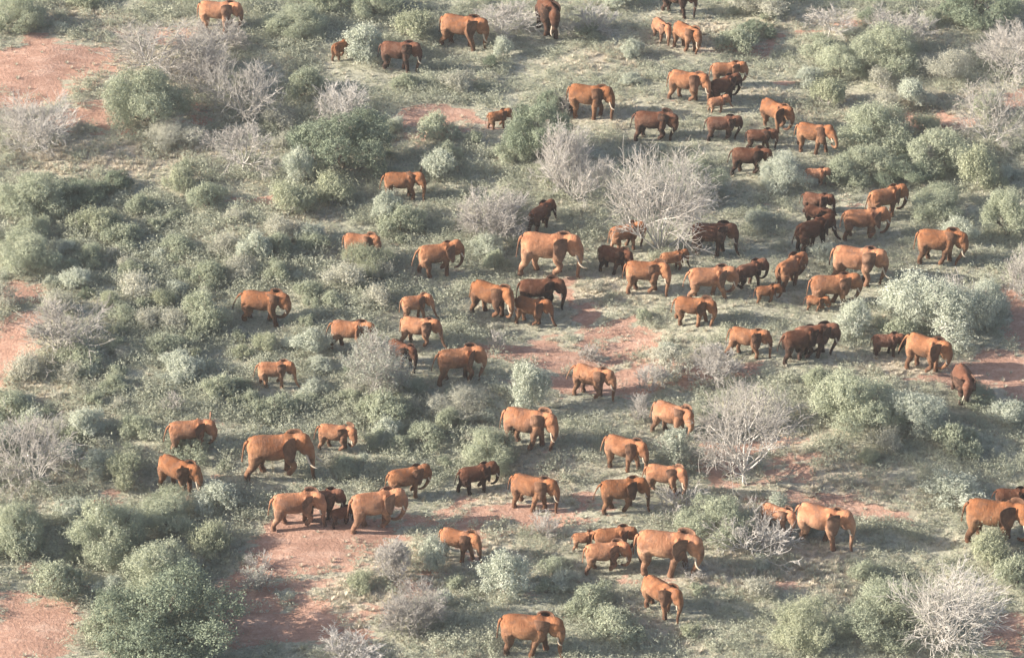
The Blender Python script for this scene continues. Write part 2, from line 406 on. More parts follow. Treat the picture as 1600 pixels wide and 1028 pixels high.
# x0,y0,x1,y1 of the whole animal in the photograph, yaw, options, label, short reference
E = [
(307,0,381,52,-10,dict(trunk='low'),'bright orange elephant at the top left, seen above a leafless grey tree','the top left elephant'),
(517,55,560,97,25,dict(calf=.7,tusk=0,trunk='up'),'small elephant half hidden by a pale bush, left of the mottled long-tusked elephant',None),
(590,62,660,115,-8,dict(tusk=.42,brown=1,ear=20),'dark mottled elephant with long pale tusks in shade near the top','the dark mottled elephant near the top'),
(685,21,765,84,-32,dict(tusk=.4,ear=40),'brown elephant stepping down from behind a yellow-green bush near the top','the elephant behind the yellow-green bush'),
(836,-12,876,62,-75,dict(tusk=.35,brown=1,head_pitch=-25,trunk='low',ear=25),'mottled elephant coming head-on at the top edge, head lowered','the head-on elephant at the top edge'),
(1034,-28,1087,32,-28,dict(brown=1,tusk=.3),'elephant cut off by the top edge, dark legs showing above two smaller ones',None),
(1017,27,1050,72,-62,dict(calf=.4,tusk=.1,trunk='hang'),'small rounded elephant turned toward us, left of a taller orange one near the top edge',None),
(1050,32,1097,88,-48,dict(tusk=.3,trunk='hang',ear=25),'orange elephant walking toward us with trunk down, just below the top edge','the orange elephant just below the top edge'),
(1107,94,1170,137,-8,dict(tusk=.2,trunk='in'),'orange elephant standing behind a dark shaded one, the rearmost of that cluster',None),
(1106,113,1160,166,5,dict(brown=1,tusk=.1,trunk='in',ear=30),'very dark shaded elephant with a pale ear edge, right of a bright orange one','the very dark elephant with pale ear edge'),
(1104,147,1146,178,0,dict(calf=1,tusk=0,trunk='fwd'),'tiny calf lying low in the bush under the very dark elephant',None),
(1041,108,1111,167,-14,dict(tusk=.25,phase=.1,stride=.18),'bright orange elephant striding up to the very dark shaded one',None),
(884,130,961,191,-20,dict(tusk=.38,trunk='low',ear=30),'bright orange elephant with tusks low, above the long shadowed one, top centre','the bright elephant at top centre'),
(980,172,1065,223,-5,dict(brown=1,trunk='fwd',head_pitch=-22,tusk=.15),'dark patchy elephant reaching its trunk forward to the ground, above a white leafless tree','the patchy elephant reaching its trunk forward'),
(1095,181,1165,220,5,dict(tusk=.1,ear=30,brown=1),'two-toned elephant with an orange back and dark belly, pale ear edge','the two-toned elephant'),
(1163,199,1217,236,-12,dict(calf=.3,brown=1,tusk=.1),'small brown elephant walking behind the two-toned one',None),
(1187,152,1242,209,-48,dict(ear=60,tusk=.2),'orange elephant with ears spread, turned down toward us, one dark ear out to the right','the elephant with spread ears'),
(1240,190,1310,242,-4,dict(trunk='mouth',head_pitch=15,tusk=.1),'bright orange elephant feeding from a green bush with its trunk raised',None),
(1136,227,1209,274,-3,dict(brown=1,tusk=.15,trunk='in'),'dark brown elephant walking alone below the small brown one','the dark elephant walking alone at upper right'),
(1254,260,1299,292,0,dict(calf=.7,tusk=0),'reddish calf with only its back above the green bushes at upper right',None),
(1249,299,1309,341,-10,dict(calf=.2,brown=1,tusk=.1),'dark brown elephant sunk in a bush, rearmost of the right-hand cluster',None),
(1257,318,1305,362,-42,dict(calf=.4,brown=1,tusk=.1),'small brown elephant half hidden behind the back of a dark-headed one',None),
(1237,332,1314,395,10,dict(tusk=.12,brown=1,ear=35,phase=.4),'large dark-fronted elephant standing in profile, pale ear rim','the large dark-fronted elephant'),
(1351,286,1420,345,14,dict(tusk=.15,ear=40,trunk='in'),'tall elephant with a pale-rimmed dark ear, uppermost at right of the herd','the uppermost tall elephant at right'),
(1310,324,1394,376,-10,dict(tusk=.15,head_pitch=2,trunk='in',ear=40,phase=.15),'brown elephant with wide ear stepping forward beneath the tall pale-rimmed one',None),
(1427,354,1514,415,-20,dict(tusk=.38,trunk='hang',head_pitch=-14),'rightmost elephant of the upper herd, orange, head down with white tusks','the rightmost orange elephant of the upper herd'),
(1210,392,1263,457,52,dict(tusk=.1,trunk='in',ear=35),'elephant seen from behind, pale rump toward us, walking away','the elephant walking away'),
(1177,442,1223,476,15,dict(calf=.9,tusk=0),'small dark calf following the elephant seen from behind',None),
(1295,382,1389,450,-18,dict(tusk=.65,ear=25,trunk='hang',phase=.2),'huge bull with very long curved tusks and dark shaded hind legs','the huge long-tusked bull'),
(1257,426,1351,482,-8,dict(tusk=.12,trunk='in',ear=25),'tan elephant with trunk curled, in front of the huge long-tusked bull','the tan elephant with curled trunk'),
(1254,461,1300,487,0,dict(calf=1,tusk=0,trunk='mouth'),'red calf pressed to the hind legs of the tan elephant',None),
(824,310,874,366,38,dict(brown=1,tusk=.1,trunk='fwd'),'mottled dark elephant in twig shade, directly above the big central tusker',None),
(806,360,912,437,-12,dict(tusk=.62,trunk='hang',ear=42,stride=.22,phase=.12),'big striding tusker in the centre with long white tusks and wide ear','the big central tusker'),
(643,373,726,435,6,dict(tusk=.18,trunk='in',stride=.2,phase=.6,tail=.16),'brown elephant with one front foot lifted, left of the big central tusker','the elephant with a lifted front foot'),
(592,260,667,315,-12,dict(tusk=.1,trunk='hang',head_yaw=-34,ear=(70,20)),'orange elephant with one ear upright and trunk hanging, upper left of centre','the elephant with one ear upright'),
(534,361,596,408,-16,dict(tusk=.1,calf=.15,trunk='low'),'brown elephant sunk to its belly behind a leafy bush at left of centre','the elephant sunk behind a leafy bush'),
(932,382,990,430,-22,dict(calf=.4,brown=1,tusk=.05,trunk='low'),'small dark elephant directly behind the bright one at right of the central tusker',None),
(949,343,1010,395,18,dict(calf=.2,tusk=.05),'pale tan elephant veiled by the twigs of the white leafless tree',None),
(1074,343,1157,401,-5,dict(brown=1,tusk=.2,ear=40,trunk='fwd',head_pitch=-8),'mottled dark elephant emerging from right side of the white leafless tree','the mottled elephant beside the white leafless tree'),
(972,403,1049,464,-14,dict(tusk=.12,ear=48,phase=.05,stride=.14),'bright tan elephant with an open ear, standing on all four visible legs','the bright tan elephant with open ear'),
(1029,388,1079,428,10,dict(calf=.4,tusk=0,trunk='fwd'),'small yellowish elephant behind the bright tan one with the open ear',None),
(1063,414,1158,468,-8,dict(tusk=.45,ear=42,stride=.22,phase=.3,trunk='in'),'orange tusker striding right with its hind leg stretched far back','the orange tusker with hind leg stretched back'),
(1148,402,1202,452,18,dict(calf=.4,brown=1,tusk=0),'small dark brown elephant in brush, ahead of the striding orange tusker',None),
(1047,461,1122,513,0,dict(tusk=.05,ear=50,trunk='hang'),'sunlit orange elephant with a black shaded head, alone below the striding tusker','the orange elephant with black shaded head'),
(624,455,686,500,0,dict(calf=.2,tusk=.05,ear=48),'smaller orange elephant with a dark ear, above one with dark lower half',None),
(733,436,804,497,-15,dict(tusk=.35,trunk='in',ear=35,phase=.1),'orange tusked elephant walking left of a dark-headed one and a calf','the orange tusked elephant left of centre'),
(805,430,887,486,5,dict(brown=1,tusk=.05,ear=45,trunk='hang'),'dark brown elephant with pale ear rim, directly below the central tusker',None),
(802,461,870,511,-5,dict(calf=.55,tusk=.12,trunk='fwd',phase=.1),'pale orange young elephant walking in front of the dark one with pale ear rim','the pale orange young elephant'),
(508,498,590,550,2,dict(tusk=0,trunk='fwd',tail=.14,stride=.2),'bright tan elephant whose legs and face vanish behind a twiggy grey bush',None),
(624,493,700,545,-10,dict(tusk=.15,trunk='fwd',ear=30),'elephant with sunlit orange back and pitch-dark legs behind the ear-out elephant','the elephant with pitch-dark legs'),
(605,528,653,584,-52,dict(brown=1,tusk=.1),'heavily mottled elephant standing behind the twiggy grey bush, facing us',None),
(674,534,761,604,0,dict(tusk=.08,ear=62,trunk='hang'),'streaky elephant with a large dark ear held out, below centre left','the streaky elephant with dark ear out'),
(362,450,456,511,2,dict(tusk=.06,trunk='in',ear=15,tail=.2,stride=.17,phase=.35),'reddish elephant alone in green scrub at left, tail out and trunk curled','the lone reddish elephant at left'),
(396,560,469,607,-8,dict(calf=.3,tusk=.1,ear=35,phase=.55),'small bright orange elephant alone in scrub, below the lone reddish one','the small bright orange elephant at left'),
(1132,509,1207,563,-10,dict(tusk=.25,stride=.24,phase=.2,trunk='hang'),'orange elephant stretching one hind leg back, above the big bare white tree','the orange elephant above the big bare tree'),
(1214,505,1292,571,5,dict(tusk=.05,brown=1,ear=25,stride=.2,phase=.1,trunk='in'),'large brown elephant walking side by side with another just behind it','the large brown elephant at right of centre'),
(1235,500,1314,563,3,dict(tusk=.4,brown=1,trunk='hang'),'dark tusked elephant mostly hidden behind the large brown one',None),
(1359,517,1416,558,0,dict(calf=.4,brown=1,tusk=0),'small dark elephant with hidden legs following a bright tan one at right',None),
(1407,515,1486,583,-14,dict(tusk=.1,ear=42,phase=.05,stride=.13,tail=.18),'bright tan elephant walking on pinkish ground in front of a big silvery bush','the bright tan elephant by the silvery bush'),
(1484,569,1527,632,-82,dict(tusk=.15,trunk='low',head_pitch=-20,ear=40,brown=1),'elephant facing straight at us beside the pale track at the right','the elephant facing us at the right'),
(885,566,963,630,-10,dict(tusk=.22,trunk='hang',tail=.2,phase=.15,ear=20),'orange elephant standing on a bare pink clearing with one ear up','the elephant on the pink clearing'),
(1015,624,1085,692,-25,dict(tusk=0,trunk='hang',head_pitch=-12),'sunlit elephant behind a small silvery tree, head hung low','the elephant behind the small silvery tree'),
(938,677,1014,745,-24,dict(tusk=.15,trunk='hang',ear=38),'tan elephant walking down toward us, left of the small silvery tree','the tan elephant left of the small silvery tree'),
(1002,723,1075,779,-18,dict(tusk=.28,ear=45,trunk='in'),'brown elephant with trunk swung in, under the small silvery tree','the brown elephant under the small silvery tree'),
(926,741,1016,804,5,dict(tusk=.08,ear=38,tail=.16,stride=.18,phase=.0),'elephant with orange back and dark flank, lifting its trunk beside another','the orange-backed dark-flanked elephant'),
(780,634,873,709,-20,dict(tusk=.3,trunk='hang',ear=30),'reddish elephant with dark legs, below the round silvery bush','the reddish elephant with dark legs'),
(253,644,342,710,-3,dict(tusk=.05,head_yaw=-38,ear=(60,74)),'elephant with a large black ear spread, upper one of the far left pair','the upper elephant of the left pair'),
(376,670,495,752,-6,dict(tusk=.6,ear=60,stride=.24,phase=.15,trunk='hang'),'largest tusker at lower left, dark ear spread and long tusk forward','the largest tusker at lower left'),
(488,660,561,704,2,dict(calf=.4,tusk=.1,ear=45,stride=.2,trunk='in'),'young orange elephant ahead of the largest tusker at lower left','the young orange elephant at lower left'),
(246,708,317,783,-32,dict(tusk=.4,ear=35,trunk='hang'),'orange tusked elephant coming toward us, lower one of the far left pair','the lower elephant of the left pair'),
(415,762,516,829,-3,dict(tusk=.1,ear=50,trunk='fwd',stride=.22,phase=.15),'orange elephant with dark head at the rear of the lower left file','the rear elephant of the lower left file'),
(467,759,541,814,0,dict(calf=.2,brown=1,tusk=.1),'dark-headed elephant mostly hidden behind the rear one of the file',None),
(515,786,556,826,-5,dict(calf=1,tusk=0,brown=1),'dark calf between two big elephants in the lower left file',None),
(542,758,638,836,8,dict(tusk=.06,ear=40,trunk='in',stride=.24,phase=.1),'big reddish elephant striding over bare soil at the front of the file','the big reddish elephant at the front of the file'),
(601,723,675,783,10,dict(tusk=.05,trunk='in',ear=15,calf=.15),'dark reddish elephant stepping up just behind the big striding one','the dark reddish elephant behind it'),
(710,719,781,774,12,dict(calf=.4,tusk=.08,trunk='in',stride=.24,phase=.6,brown=1),'young dark elephant trotting with legs spread wide, lower centre','the trotting young dark elephant'),
(793,738,875,803,-14,dict(tusk=.3,trunk='hang',ear=20),'orange tusked elephant walking on the dirt, lower centre','the orange tusked elephant at lower centre'),
(684,822,757,886,-22,dict(calf=.25,tusk=.3,trunk='fwd'),'elephant with orange back and black legs between grey shrubs, lower centre','the black-legged elephant between grey shrubs'),
(891,826,937,862,0,dict(calf=.9,tusk=0),'round little calf at the left end of the lower cluster',None),
(919,821,1002,870,-5,dict(tusk=.1,ear=38),'orange elephant at the back of the lower cluster, legs hidden',None),
(908,841,989,898,-4,dict(calf=.3,tusk=.1,ear=50,phase=.1,stride=.2),'young tan elephant with dark ear at the front of the lower cluster','the young tan elephant of the lower cluster'),
(987,824,1102,902,3,dict(tusk=.45,ear=58,trunk='hang',stride=.2,phase=.85),'large tusker with a big dark ear leading the lower cluster','the large tusker of the lower cluster'),
(1001,896,1068,974,-36,dict(tusk=.05,trunk='hang',ear=40),'orange elephant walking down alone below the lower cluster','the elephant alone below the lower cluster'),
(768,960,891,1029,-6,dict(tusk=.25,trunk='fwd',ear=25,stride=.2,phase=.9),'large orange elephant at the bottom edge, trunk swinging forward','the elephant at the bottom edge'),
(1186,784,1244,838,-40,dict(tusk=.1,calf=.2,head_pitch=-10),'elephant half veiled by bleached fallen branches, dark head down','the elephant veiled by bleached branches'),
(1239,783,1337,862,-14,dict(tusk=.15,trunk='hang',ear=30,stride=.22,phase=.4),'long-trunked elephant with black belly shadow, lower right','the long-trunked elephant at lower right'),
(1500,777,1616,848,0,dict(tusk=.15,ear=50,trunk='in',head_pitch=0),'large orange elephant at the lower right edge with a dark ear','the orange elephant at the lower right edge'),
(1546,759,1616,802,0,dict(brown=1,tusk=0,calf=.2),'dark elephant behind the orange one at the lower right edge',None),
(758,168,802,204,12,dict(calf=.8,tusk=0),'small reddish calf nosing into a large leafy bush at top centre',None),
]
rng = np.random.RandomState(11)
ELE = []; REFS = []; ASP = []
only = None
for i, (x0, y0, x1, y1, yaw, op, label, ref) in enumerate(E):
    op = dict(op); brown = op.pop('brown', 0)  # brown flags shaded animals, which get the darkened skin
    if (brown or i in (65, 73, 74)) and -6 <= yaw <= 15: yaw += 10
    r = np.random.RandomState(100+i)
    if isinstance(op.get('ear'), (int, float)): op['ear'] = min(74, op['ear']*1.32+2)
    op.setdefault('trunk', r.choice(['hang', 'in', 'hang', 'fwd'])); op.setdefault('phase', r.rand())
    if isinstance(op.get('ear'), (int, float)) and op['ear'] > 60 and abs(yaw) < 30: op.setdefault('head_yaw', r.uniform(-40, -28))
    op.setdefault('head_yaw', r.uniform(-26, 8)); op.setdefault('head_pitch', r.uniform(-14, 2))
    op.setdefault('ear', r.uniform(30, 64)); op.setdefault('stride', r.uniform(.12, .19)); op.setdefault('tail', r.uniform(.03, .12))
    me, tusks, V, mi = elephant_mesh(r, belly=r.uniform(.94, 1.08), **op)
    V = V*np.array((.94, 1, 1)); yaw0 = yaw
    for pas in range(5):
        Rz = rotz(radians(yaw)); W = V@Rz.T
        if pas == 0: g = ground((x0+x1)/2, y1-8); s = 2.4
        for it in range(7):
            X, Yp = project(W*s+g)
            w, h = X.max()-X.min(), Yp.max()-Yp.min()
            s *= (((x1-x0)*(y1-y0))/(w*h))**.5
            X, Yp = project(W*s+g)
            dx = (x0+x1)/2-(X.max()+X.min())/2; dy = .75*(y1-Yp.max())+.25*(y0-Yp.min())
            u, v = project(g[None])
            g = ground(u[0]+dx, v[0]+dy)
        asp = (w/h)/((x1-x0)/(y1-y0))
        if pas < 4 and abs(yaw0) < 60 and y0 > 0 and y1 < 1028:
            sg = 1 if yaw0 >= 0 else -1
            yaw = yaw0+sg*min(max(sg*(yaw-yaw0)+(asp-1.03)*45, -12), 18)
    Y = radians(yaw)
    ASP.append((w/h)/((x1-x0)/(y1-y0)))
    kz = min(max((w/h/((x1-x0)/(y1-y0)))**.9, .94), 1.13); W = W*np.array((1, 1, kz))
    for it in range(8):
        X, Yp = project(W*s+g); w, h = X.max()-X.min(), Yp.max()-Yp.min(); s *= (((x1-x0)*(y1-y0))/(w*h))**.5
        X, Yp = project(W*s+g); dx = (x0+x1)/2-(X.max()+X.min())/2; dy = .75*(y1-Yp.max())+.25*(y0-Yp.min())
        u, v = project(g[None]); g = ground(u[0]+dx, v[0]+dy)
    me.materials.append(M['skin_shaded' if brown else 'skin_red'])
    me.materials.append(M['ear_shaded' if brown else 'ear_red']); me.polygons.foreach_set('material_index', mi)
    o = link('elephant', me); o.location = g-np.array((0, 0, .03)); o.rotation_euler = (0, 0, Y); o.scale = (s*.94, s, s*kz)
    tag(o, label, 'elephant', 'elephants of the herd crossing the bushland')
    for tm in tusks: link('tusk', tm, o)
    u, v = project(g[None])
    ELE.append((x0, y0, x1, y1, g[0], g[1], s, v[0]))
    if ref: REFS.append((g[0], g[1], ref))
print('ASP', ' '.join('%d:%.2f' % (i, a) for i, a in enumerate(ASP)))
print('ELE sizes', ' '.join('%d:%.2f' % (i, e[6]) for i, e in enumerate(ELE)))

def hypot_(a, b): return math.hypot(a, b)
# ------------------------------------------------------------------ ground sheet
# ellipses in photograph pixels (centre, radii, strength) turned into places on the ground
SOIL = [(60,105,120,38,1.1),(300,180,60,14,.5),(30,150,70,25,1),(140,182,60,20,1),(395,300,45,14,.9),(700,188,75,22,1),(690,215,60,18,.9),(30,460,45,24,.9),(15,545,35,40,.9),(0,600,30,30,.8),
(930,492,26,16,1),(960,515,30,14,1),(990,540,34,16,1),(900,465,16,22,.9),(855,545,115,24,1.05),(930,607,120,24,1.15),(1010,578,50,18,.9),(1080,568,70,16,.8),(1540,585,75,22,1.1),(1590,605,60,16,1.1),(1592,500,30,60,1.05),
(1150,705,85,15,1),(1120,740,70,14,.8),(1250,742,60,12,.7),(140,780,45,16,1),(55,965,80,38,.95),(20,1010,90,30,.9),(430,968,105,42,1.2),(500,1000,80,25,1.1),(470,865,110,34,1.0),(380,915,60,30,1),(545,835,70,22,.9),(640,815,60,12,.8),
(780,822,110,15,1),(710,790,60,12,.8),(900,790,60,14,.8),(640,915,20,30,.7),(1270,785,80,14,.8),(1365,800,60,12,.7),(1220,905,50,10,.8),(1200,72,70,10,.7),(1310,48,50,10,.7),(1465,185,60,12,1),(1590,160,30,12,.7),(1590,995,30,25,1),
(1120,75,40,8,.5),(250,60,90,16,.6),(1000,905,40,10,.6),(820,205,40,10,.6),(1340,330,30,10,.5),(1230,135,40,8,.6),(700,840,80,12,.7),(1480,600,60,10,.8),(320,940,40,20,.8),(100,900,60,14,.6),(270,790,20,10,.5),(370,650,45,10,.6),(1160,560,50,10,.8),(600,945,60,14,.6),(1440,950,30,14,.5)]
DRY = [(170,245,190,40,1),(230,130,110,60,.9),(120,40,120,25,.8),(1110,60,110,22,1),(925,85,80,20,.8),(1240,165,70,20,.8),(1280,40,70,20,.8),(560,925,70,40,1),(620,890,80,40,.8),(1140,890,110,30,1),(1290,890,60,50,1.1),(1450,570,90,24,.9),
(1330,765,110,30,.9),(1180,800,80,40,.7),(800,775,100,30,.8),(850,740,100,25,.8),(450,350,60,60,.6),(930,455,80,30,.6),(1350,560,60,15,.8),(70,720,90,50,.5),(50,640,90,80,.5),(900,540,70,30,.5),(700,215,120,30,.5),(1420,170,120,30,.7),(1500,60,60,20,.5),(1560,610,60,20,.7),
(950,170,60,40,.5),(330,380,60,40,.5),(1050,550,120,24,.6),(120,990,80,30,.5),(1200,690,100,60,.5),(760,870,80,30,.5),(1010,1010,80,24,.6),(920,560,40,14,.6)]
def to_world(L):
    out = []
    for px, py, rx, ry, s in L:
        c = ground(px, py); k = ppm(px, py)
        out.append((c[0], c[1], rx/k, ry/k/sin(THETA+(py-514)*0.00018*0), s))
    return np.array(out)
SW, DW = to_world(SOIL), to_world(DRY)
def field(Wt, x, y, jit=.55):
    x = np.asarray(x, float); y = np.asarray(y, float)
    nx = x+(fbm(x*.18, y*.18, 3)-.5)*7; ny = y+(fbm(x*.18, y*.18, 9)-.5)*9
    v = np.zeros(x.shape)
    for cx, cy, rx, ry, s in Wt:
        d = np.sqrt(((nx-cx)/rx)**2+((ny-cy)/ry)**2)
        v = np.maximum(v, s*np.clip(1.45-d, 0, 1))
    return v
xs = np.concatenate([[-1600, -1000, -500, -200, -110], np.arange(-70, 70.1, .55), [110, 200, 500, 1000, 1600]])
ys = np.concatenate([[-1500, -500, -100, 60, 130, 165], np.arange(180, 335.1, .6), [360, 420, 600, 1200, 2500]])
gx, gy = np.meshgrid(xs, ys)
gz = terrain(gx, gy)*np.clip(1-(np.maximum(np.abs(gx)-70, 0)+np.maximum(np.abs(gy-257)-78, 0))/60, 0, 1)
gz += (fbm(gx*.7, gy*.7, 5)-.5)*.16
nx_, ny_ = len(xs), len(ys)
ii = np.arange(nx_*ny_).reshape(ny_, nx_)
F = np.stack([ii[:-1, :-1], ii[:-1, 1:], ii[1:, 1:], ii[1:, :-1]], -1).reshape(-1, 4)
gm = mesh_np('ground', np.stack([gx, gy, gz], -1).reshape(-1, 3), F, M['ground'], smooth=True)
for nm, Wt in (('soil', SW), ('dry', DW)):
    a = gm.attributes.new(nm, 'FLOAT', 'POINT'); a.data.foreach_set('value', field(Wt, gx, gy).ravel().astype(np.float32))
tag(link('ground', gm), 'red earth and grass of the savanna floor', kind='structure')

# ------------------------------------------------------------------ foliage
def leaves_mesh(P, N, size, rng, asp=.5):
    """diamond leaves at P with rough normals N"""
    n = len(P); N = norm(N); t = norm(np.cross(N, rng.normal(size=(n, 3)))); b_ = np.cross(N, t)
    s = (size*rng.uniform(.6, 1.4, n))[:, None]
    V = np.stack([P-t*s, P+b_*s*asp, P+t*s, P-b_*s*asp], 1).reshape(-1, 3)
    return V, np.arange(4*n).reshape(n, 4)
def foliage(rng, h=1.0, nl=9, sprays=420, k=13, leaf=.034, up=.5, L=.2, lobe=(.26, .42), spread=.80, open_=.2):
    c = []
    for i in range(nl):
        r = spread*sqrt(rng.rand()) if i else 0; a = rng.rand()*2*pi
        rad = rng.uniform(*lobe)*(1-.25*r)
        c.append((r*cos(a), r*sin(a), max(rad*.55, (h-rad)*(rng.uniform(.25, 1) if i else .9)*(1-.55*r*r)), rad, rng.rand()))
    c = np.array(c)
    pr = c[:, 3]**2; pr /= pr.sum(); q = rng.choice(len(c), sprays*2, p=pr)
    d = norm(rng.normal(size=(len(q), 3))); d[:, 2] = np.abs(d[:, 2])*np.where(rng.rand(len(q)) < .75, 1, -.6)
    p = c[q, :3]+d*(c[q, 3]*rng.uniform(.45, 1.0, len(q))**.7)[:, None]*np.array((1, 1, .85))
    dist = np.linalg.norm(p[:, None]-c[None, :, :3], axis=2)/c[None, :, 3]
    ins = dist.min(1) < .62
    keep = (~ins | (rng.rand(len(q)) < open_)) & (p[:, 2] > .02)
    p, d, q = p[keep][:sprays], d[keep][:sprays], q[keep][:sprays]
    sd = norm(d*.8+np.array((0, 0, up))+rng.normal(size=d.shape)*.35)
    ll = L*rng.uniform(.5, 1.4, len(p))*np.where(rng.rand(len(p)) < .13, 1.8, 1)
    tt = rng.rand(len(p), k)
    P_ = p[:, None]+sd[:, None]*(ll[:, None]*tt)[..., None]+rng.normal(size=(len(p), k, 3))*.022
    N = sd[:, None]*.2+d[:, None]*.5+rng.normal(size=P_.shape)*.7+np.array((0, 0, .3))
    P_ = P_.reshape(-1, 3); N = N.reshape(-1, 3)
    q98 = np.percentile(np.hypot(P_[:, 0], P_[:, 1]), 96); zz = np.percentile(P_[:, 2], 98.5)
    sc = np.array((1/q98, 1/q98, 1/zz)); P_ = P_*sc; c[:, :3] *= sc
    V, F = leaves_mesh(P_, N, leaf, rng)
    tint = (.30*c[q, 4]+.42*rng.rand(len(q)))[:, None]+.28*rng.rand(len(q), k)
    return V, F, tint.ravel(), c
def segs_mesh(lines, sides=3):
    """lines: list of (pts (n,3), radii (n)) -> quad tubes"""
    VV = []; FF = []; k = 0
    for pts, rad in lines:
        n = len(pts); d = np.gradient(pts, axis=0); d = norm(d)
        ref = np.array((0, 0, 1.0)) if abs(d[0, 2]) < .9 else np.array((1.0, 0, 0))
        u = norm(np.cross(d, ref)); w = np.cross(d, u)
        sd = sides if rad[0] < .04 else 6
        a = np.arange(sd)*2*pi/sd
        V = pts[:, None]+rad[:, None, None]*(np.cos(a)[None, :, None]*u[:, None]+np.sin(a)[None, :, None]*w[:, None])
        VV.append(V.reshape(-1, 3))
        i = np.arange(n-1)[:, None]*sd; j = np.arange(sd)[None]; j2 = (j+1) % sd
        FF.append((np.stack([i+j, i+j2, i+sd+j2, i+sd+j], -1).reshape(-1, 4))+k); k += n*sd
    return np.vstack(VV), np.vstack(FF)
def branch(rng, p, d, L, r0, r1, n=5, wob=.16, grav=.0):
    pts = [p]; rad = [r0]
    for i in range(1, n):
        d = norm(d+rng.normal(size=3)*wob+np.array((0, 0, grav)))
        pts.append(pts[-1]+d*L/(n-1)); rad.append(r0+(r1-r0)*i/(n-1))
    return np.array(pts), np.array(rad)
def bare_tree(rng, R, H, thick=1.0, stems=4, flat=.5, dens=1.0, rmin=.016, trunk=.0, lev=4, white=False):
    """leafless crown of radius R and height H metres. returns trunk lines, branch lines, twig tips"""
    big = []; small = []; tips = []
    def env(p): return (p[0]/R)**2+(p[1]/R)**2+(max(p[2]-.45*H, 0)/(.62*H))**2
    base = np.zeros(3); starts = []
    if trunk > 0:
        t_ = branch(rng, base-np.array((0, 0, .2)), norm(np.array((rng.normal()*.12, rng.normal()*.12, 1))), trunk*H+.2, .11*thick, .085*thick, 4, .08)
        big.append(t_); top = t_[0][-1]
    else: top = base-np.array((0, 0, .1))
    for i in range(stems):
        a = 2*pi*(i+rng.uniform(-.3, .3))/stems; tl = rng.uniform(.25, 1.15)*(.6+.8*flat)
        d = norm(np.array((cos(a)*sin(tl), sin(a)*sin(tl), cos(tl))))
        Ls = rng.uniform(.55, .8)*sqrt((R*sin(tl))**2+(H*cos(tl))**2)
        starts.append((top+d*.03, d, Ls, .062*thick*rng.uniform(.75, 1.2), 1))
    while starts:
        p, d, L, r, l = starts.pop()
        pts, rad = branch(rng, p, d, L, r, max(r*.45, rmin*.8), 6 if l < 3 else 4, .13 if l < 3 else .2, .09 if l < 3 else .03)
        (big if l <= 2 else small).append((pts, rad))
        if l >= lev: tips.append(pts[-1]); tips.append(pts[len(pts)//2]); continue
        nc = int(round((({1: 5, 2: 5, 3: 5} if white else {1: 6, 2: 6, 3: 6}).get(l, 5))*dens+rng.uniform(-.5, .5)))
        for c in range(max(nc, 2)):
            f = 1.0 if c == 0 else rng.uniform(.25, 1.0)
            q = f*(len(pts)-1); i0 = min(int(q), len(pts)-2); pp = pts[i0]+(pts[i0+1]-pts[i0])*(q-i0)
            dd = norm(pts[i0+1]-pts[i0]); ax = norm(np.cross(dd, rng.normal(size=3))); an = rng.uniform(.4, 1.05) if c else .25
            nd = norm(dd*cos(an)+ax*sin(an)+np.array((0, 0, .12 if flat < .6 else .02)))
            LL = L*(rng.uniform(.5, .92) if white and l < 3 else rng.uniform(.45, .80))
            e = env(pp+nd*LL)
            if e > 1.3: LL *= .6
            starts.append((pp, nd, LL, max(r*.55, rmin), l+1))
    return big, small, np.array(tips)

# library of leafy crowns shared by many shrubs (unit radius)
rl = np.random.RandomState(5); LIB = {}
def lib(kind, n, **kw):
    LIB[kind] = []
    for i in range(n):
        V, F, T_, c = foliage(rl, **kw)
        me = mesh_np('foliage', V, F, M[KM[kind]], T_)
        lines = []
        for cc in c[:8]:
            e = cc[:3]*np.array((.9, .9, .95)); mid = e*.5+rl.normal(size=3)*.05; s0 = rl.normal(size=3)*.03; s0[2] = -.08
            lines.append((np.array([s0, mid*np.array((.8, .8, 1)), e]), np.array([.035, .022, .009])))
            for z in range(5):
                dd = norm(rl.normal(size=3)+np.array((0, 0, .6)))*cc[3]*1.2
                lines.append((np.array([mid+(e-mid)*rl.rand(), e+dd*.5, e+dd]), np.array([.014, .009, .005])))
        V, F = segs_mesh(lines)
        LIB[kind].append((me, mesh_np('stems', V, F, M['stem' if kind[0] in 'GK' else 'twig'])))
KM = dict(G='green', S='silver', K='dark', Y='yellow', H='grey')
SPEC = dict(G=dict(h=1.0, nl=13, up=.35, L=.17), K=dict(h=1.1, nl=15, up=.1, L=.13, lobe=(.22, .36)), S=dict(h=1.05, nl=11, up=.5, L=.18, lobe=(.24, .38), open_=.12),
            Y=dict(h=1.0, nl=9, up=.9, L=.28), H=dict(h=.95, nl=8, up=.8, L=.28, open_=.35))
TIER = {0: dict(sprays=420, k=12, leaf=.042), 1: dict(sprays=1150, k=13, leaf=.027), 2: dict(sprays=2900, k=14, leaf=.0165)}
for kk, sp_ in SPEC.items():
    KM[kk+'0'] = KM[kk+'1'] = KM[kk+'2'] = KM[kk]
    for tr in (0, 1, 2):
        q = dict(sp_); q.update(TIER[tr])
        if kk == 'H': q['sprays'] = int(q['sprays']*.55)
        if tr == 0: q['nl'] = 6; q['L'] = max(q['L'], .30); q['up'] = q['up']+.35; q['lobe'] = (.2, .42)
        if tr == 2: q['nl'] = q['nl']+9; q['L'] *= .75; q['lobe'] = (.19, .33)
        lib(kk+str(tr), (5, 5, 3)[tr], **q)
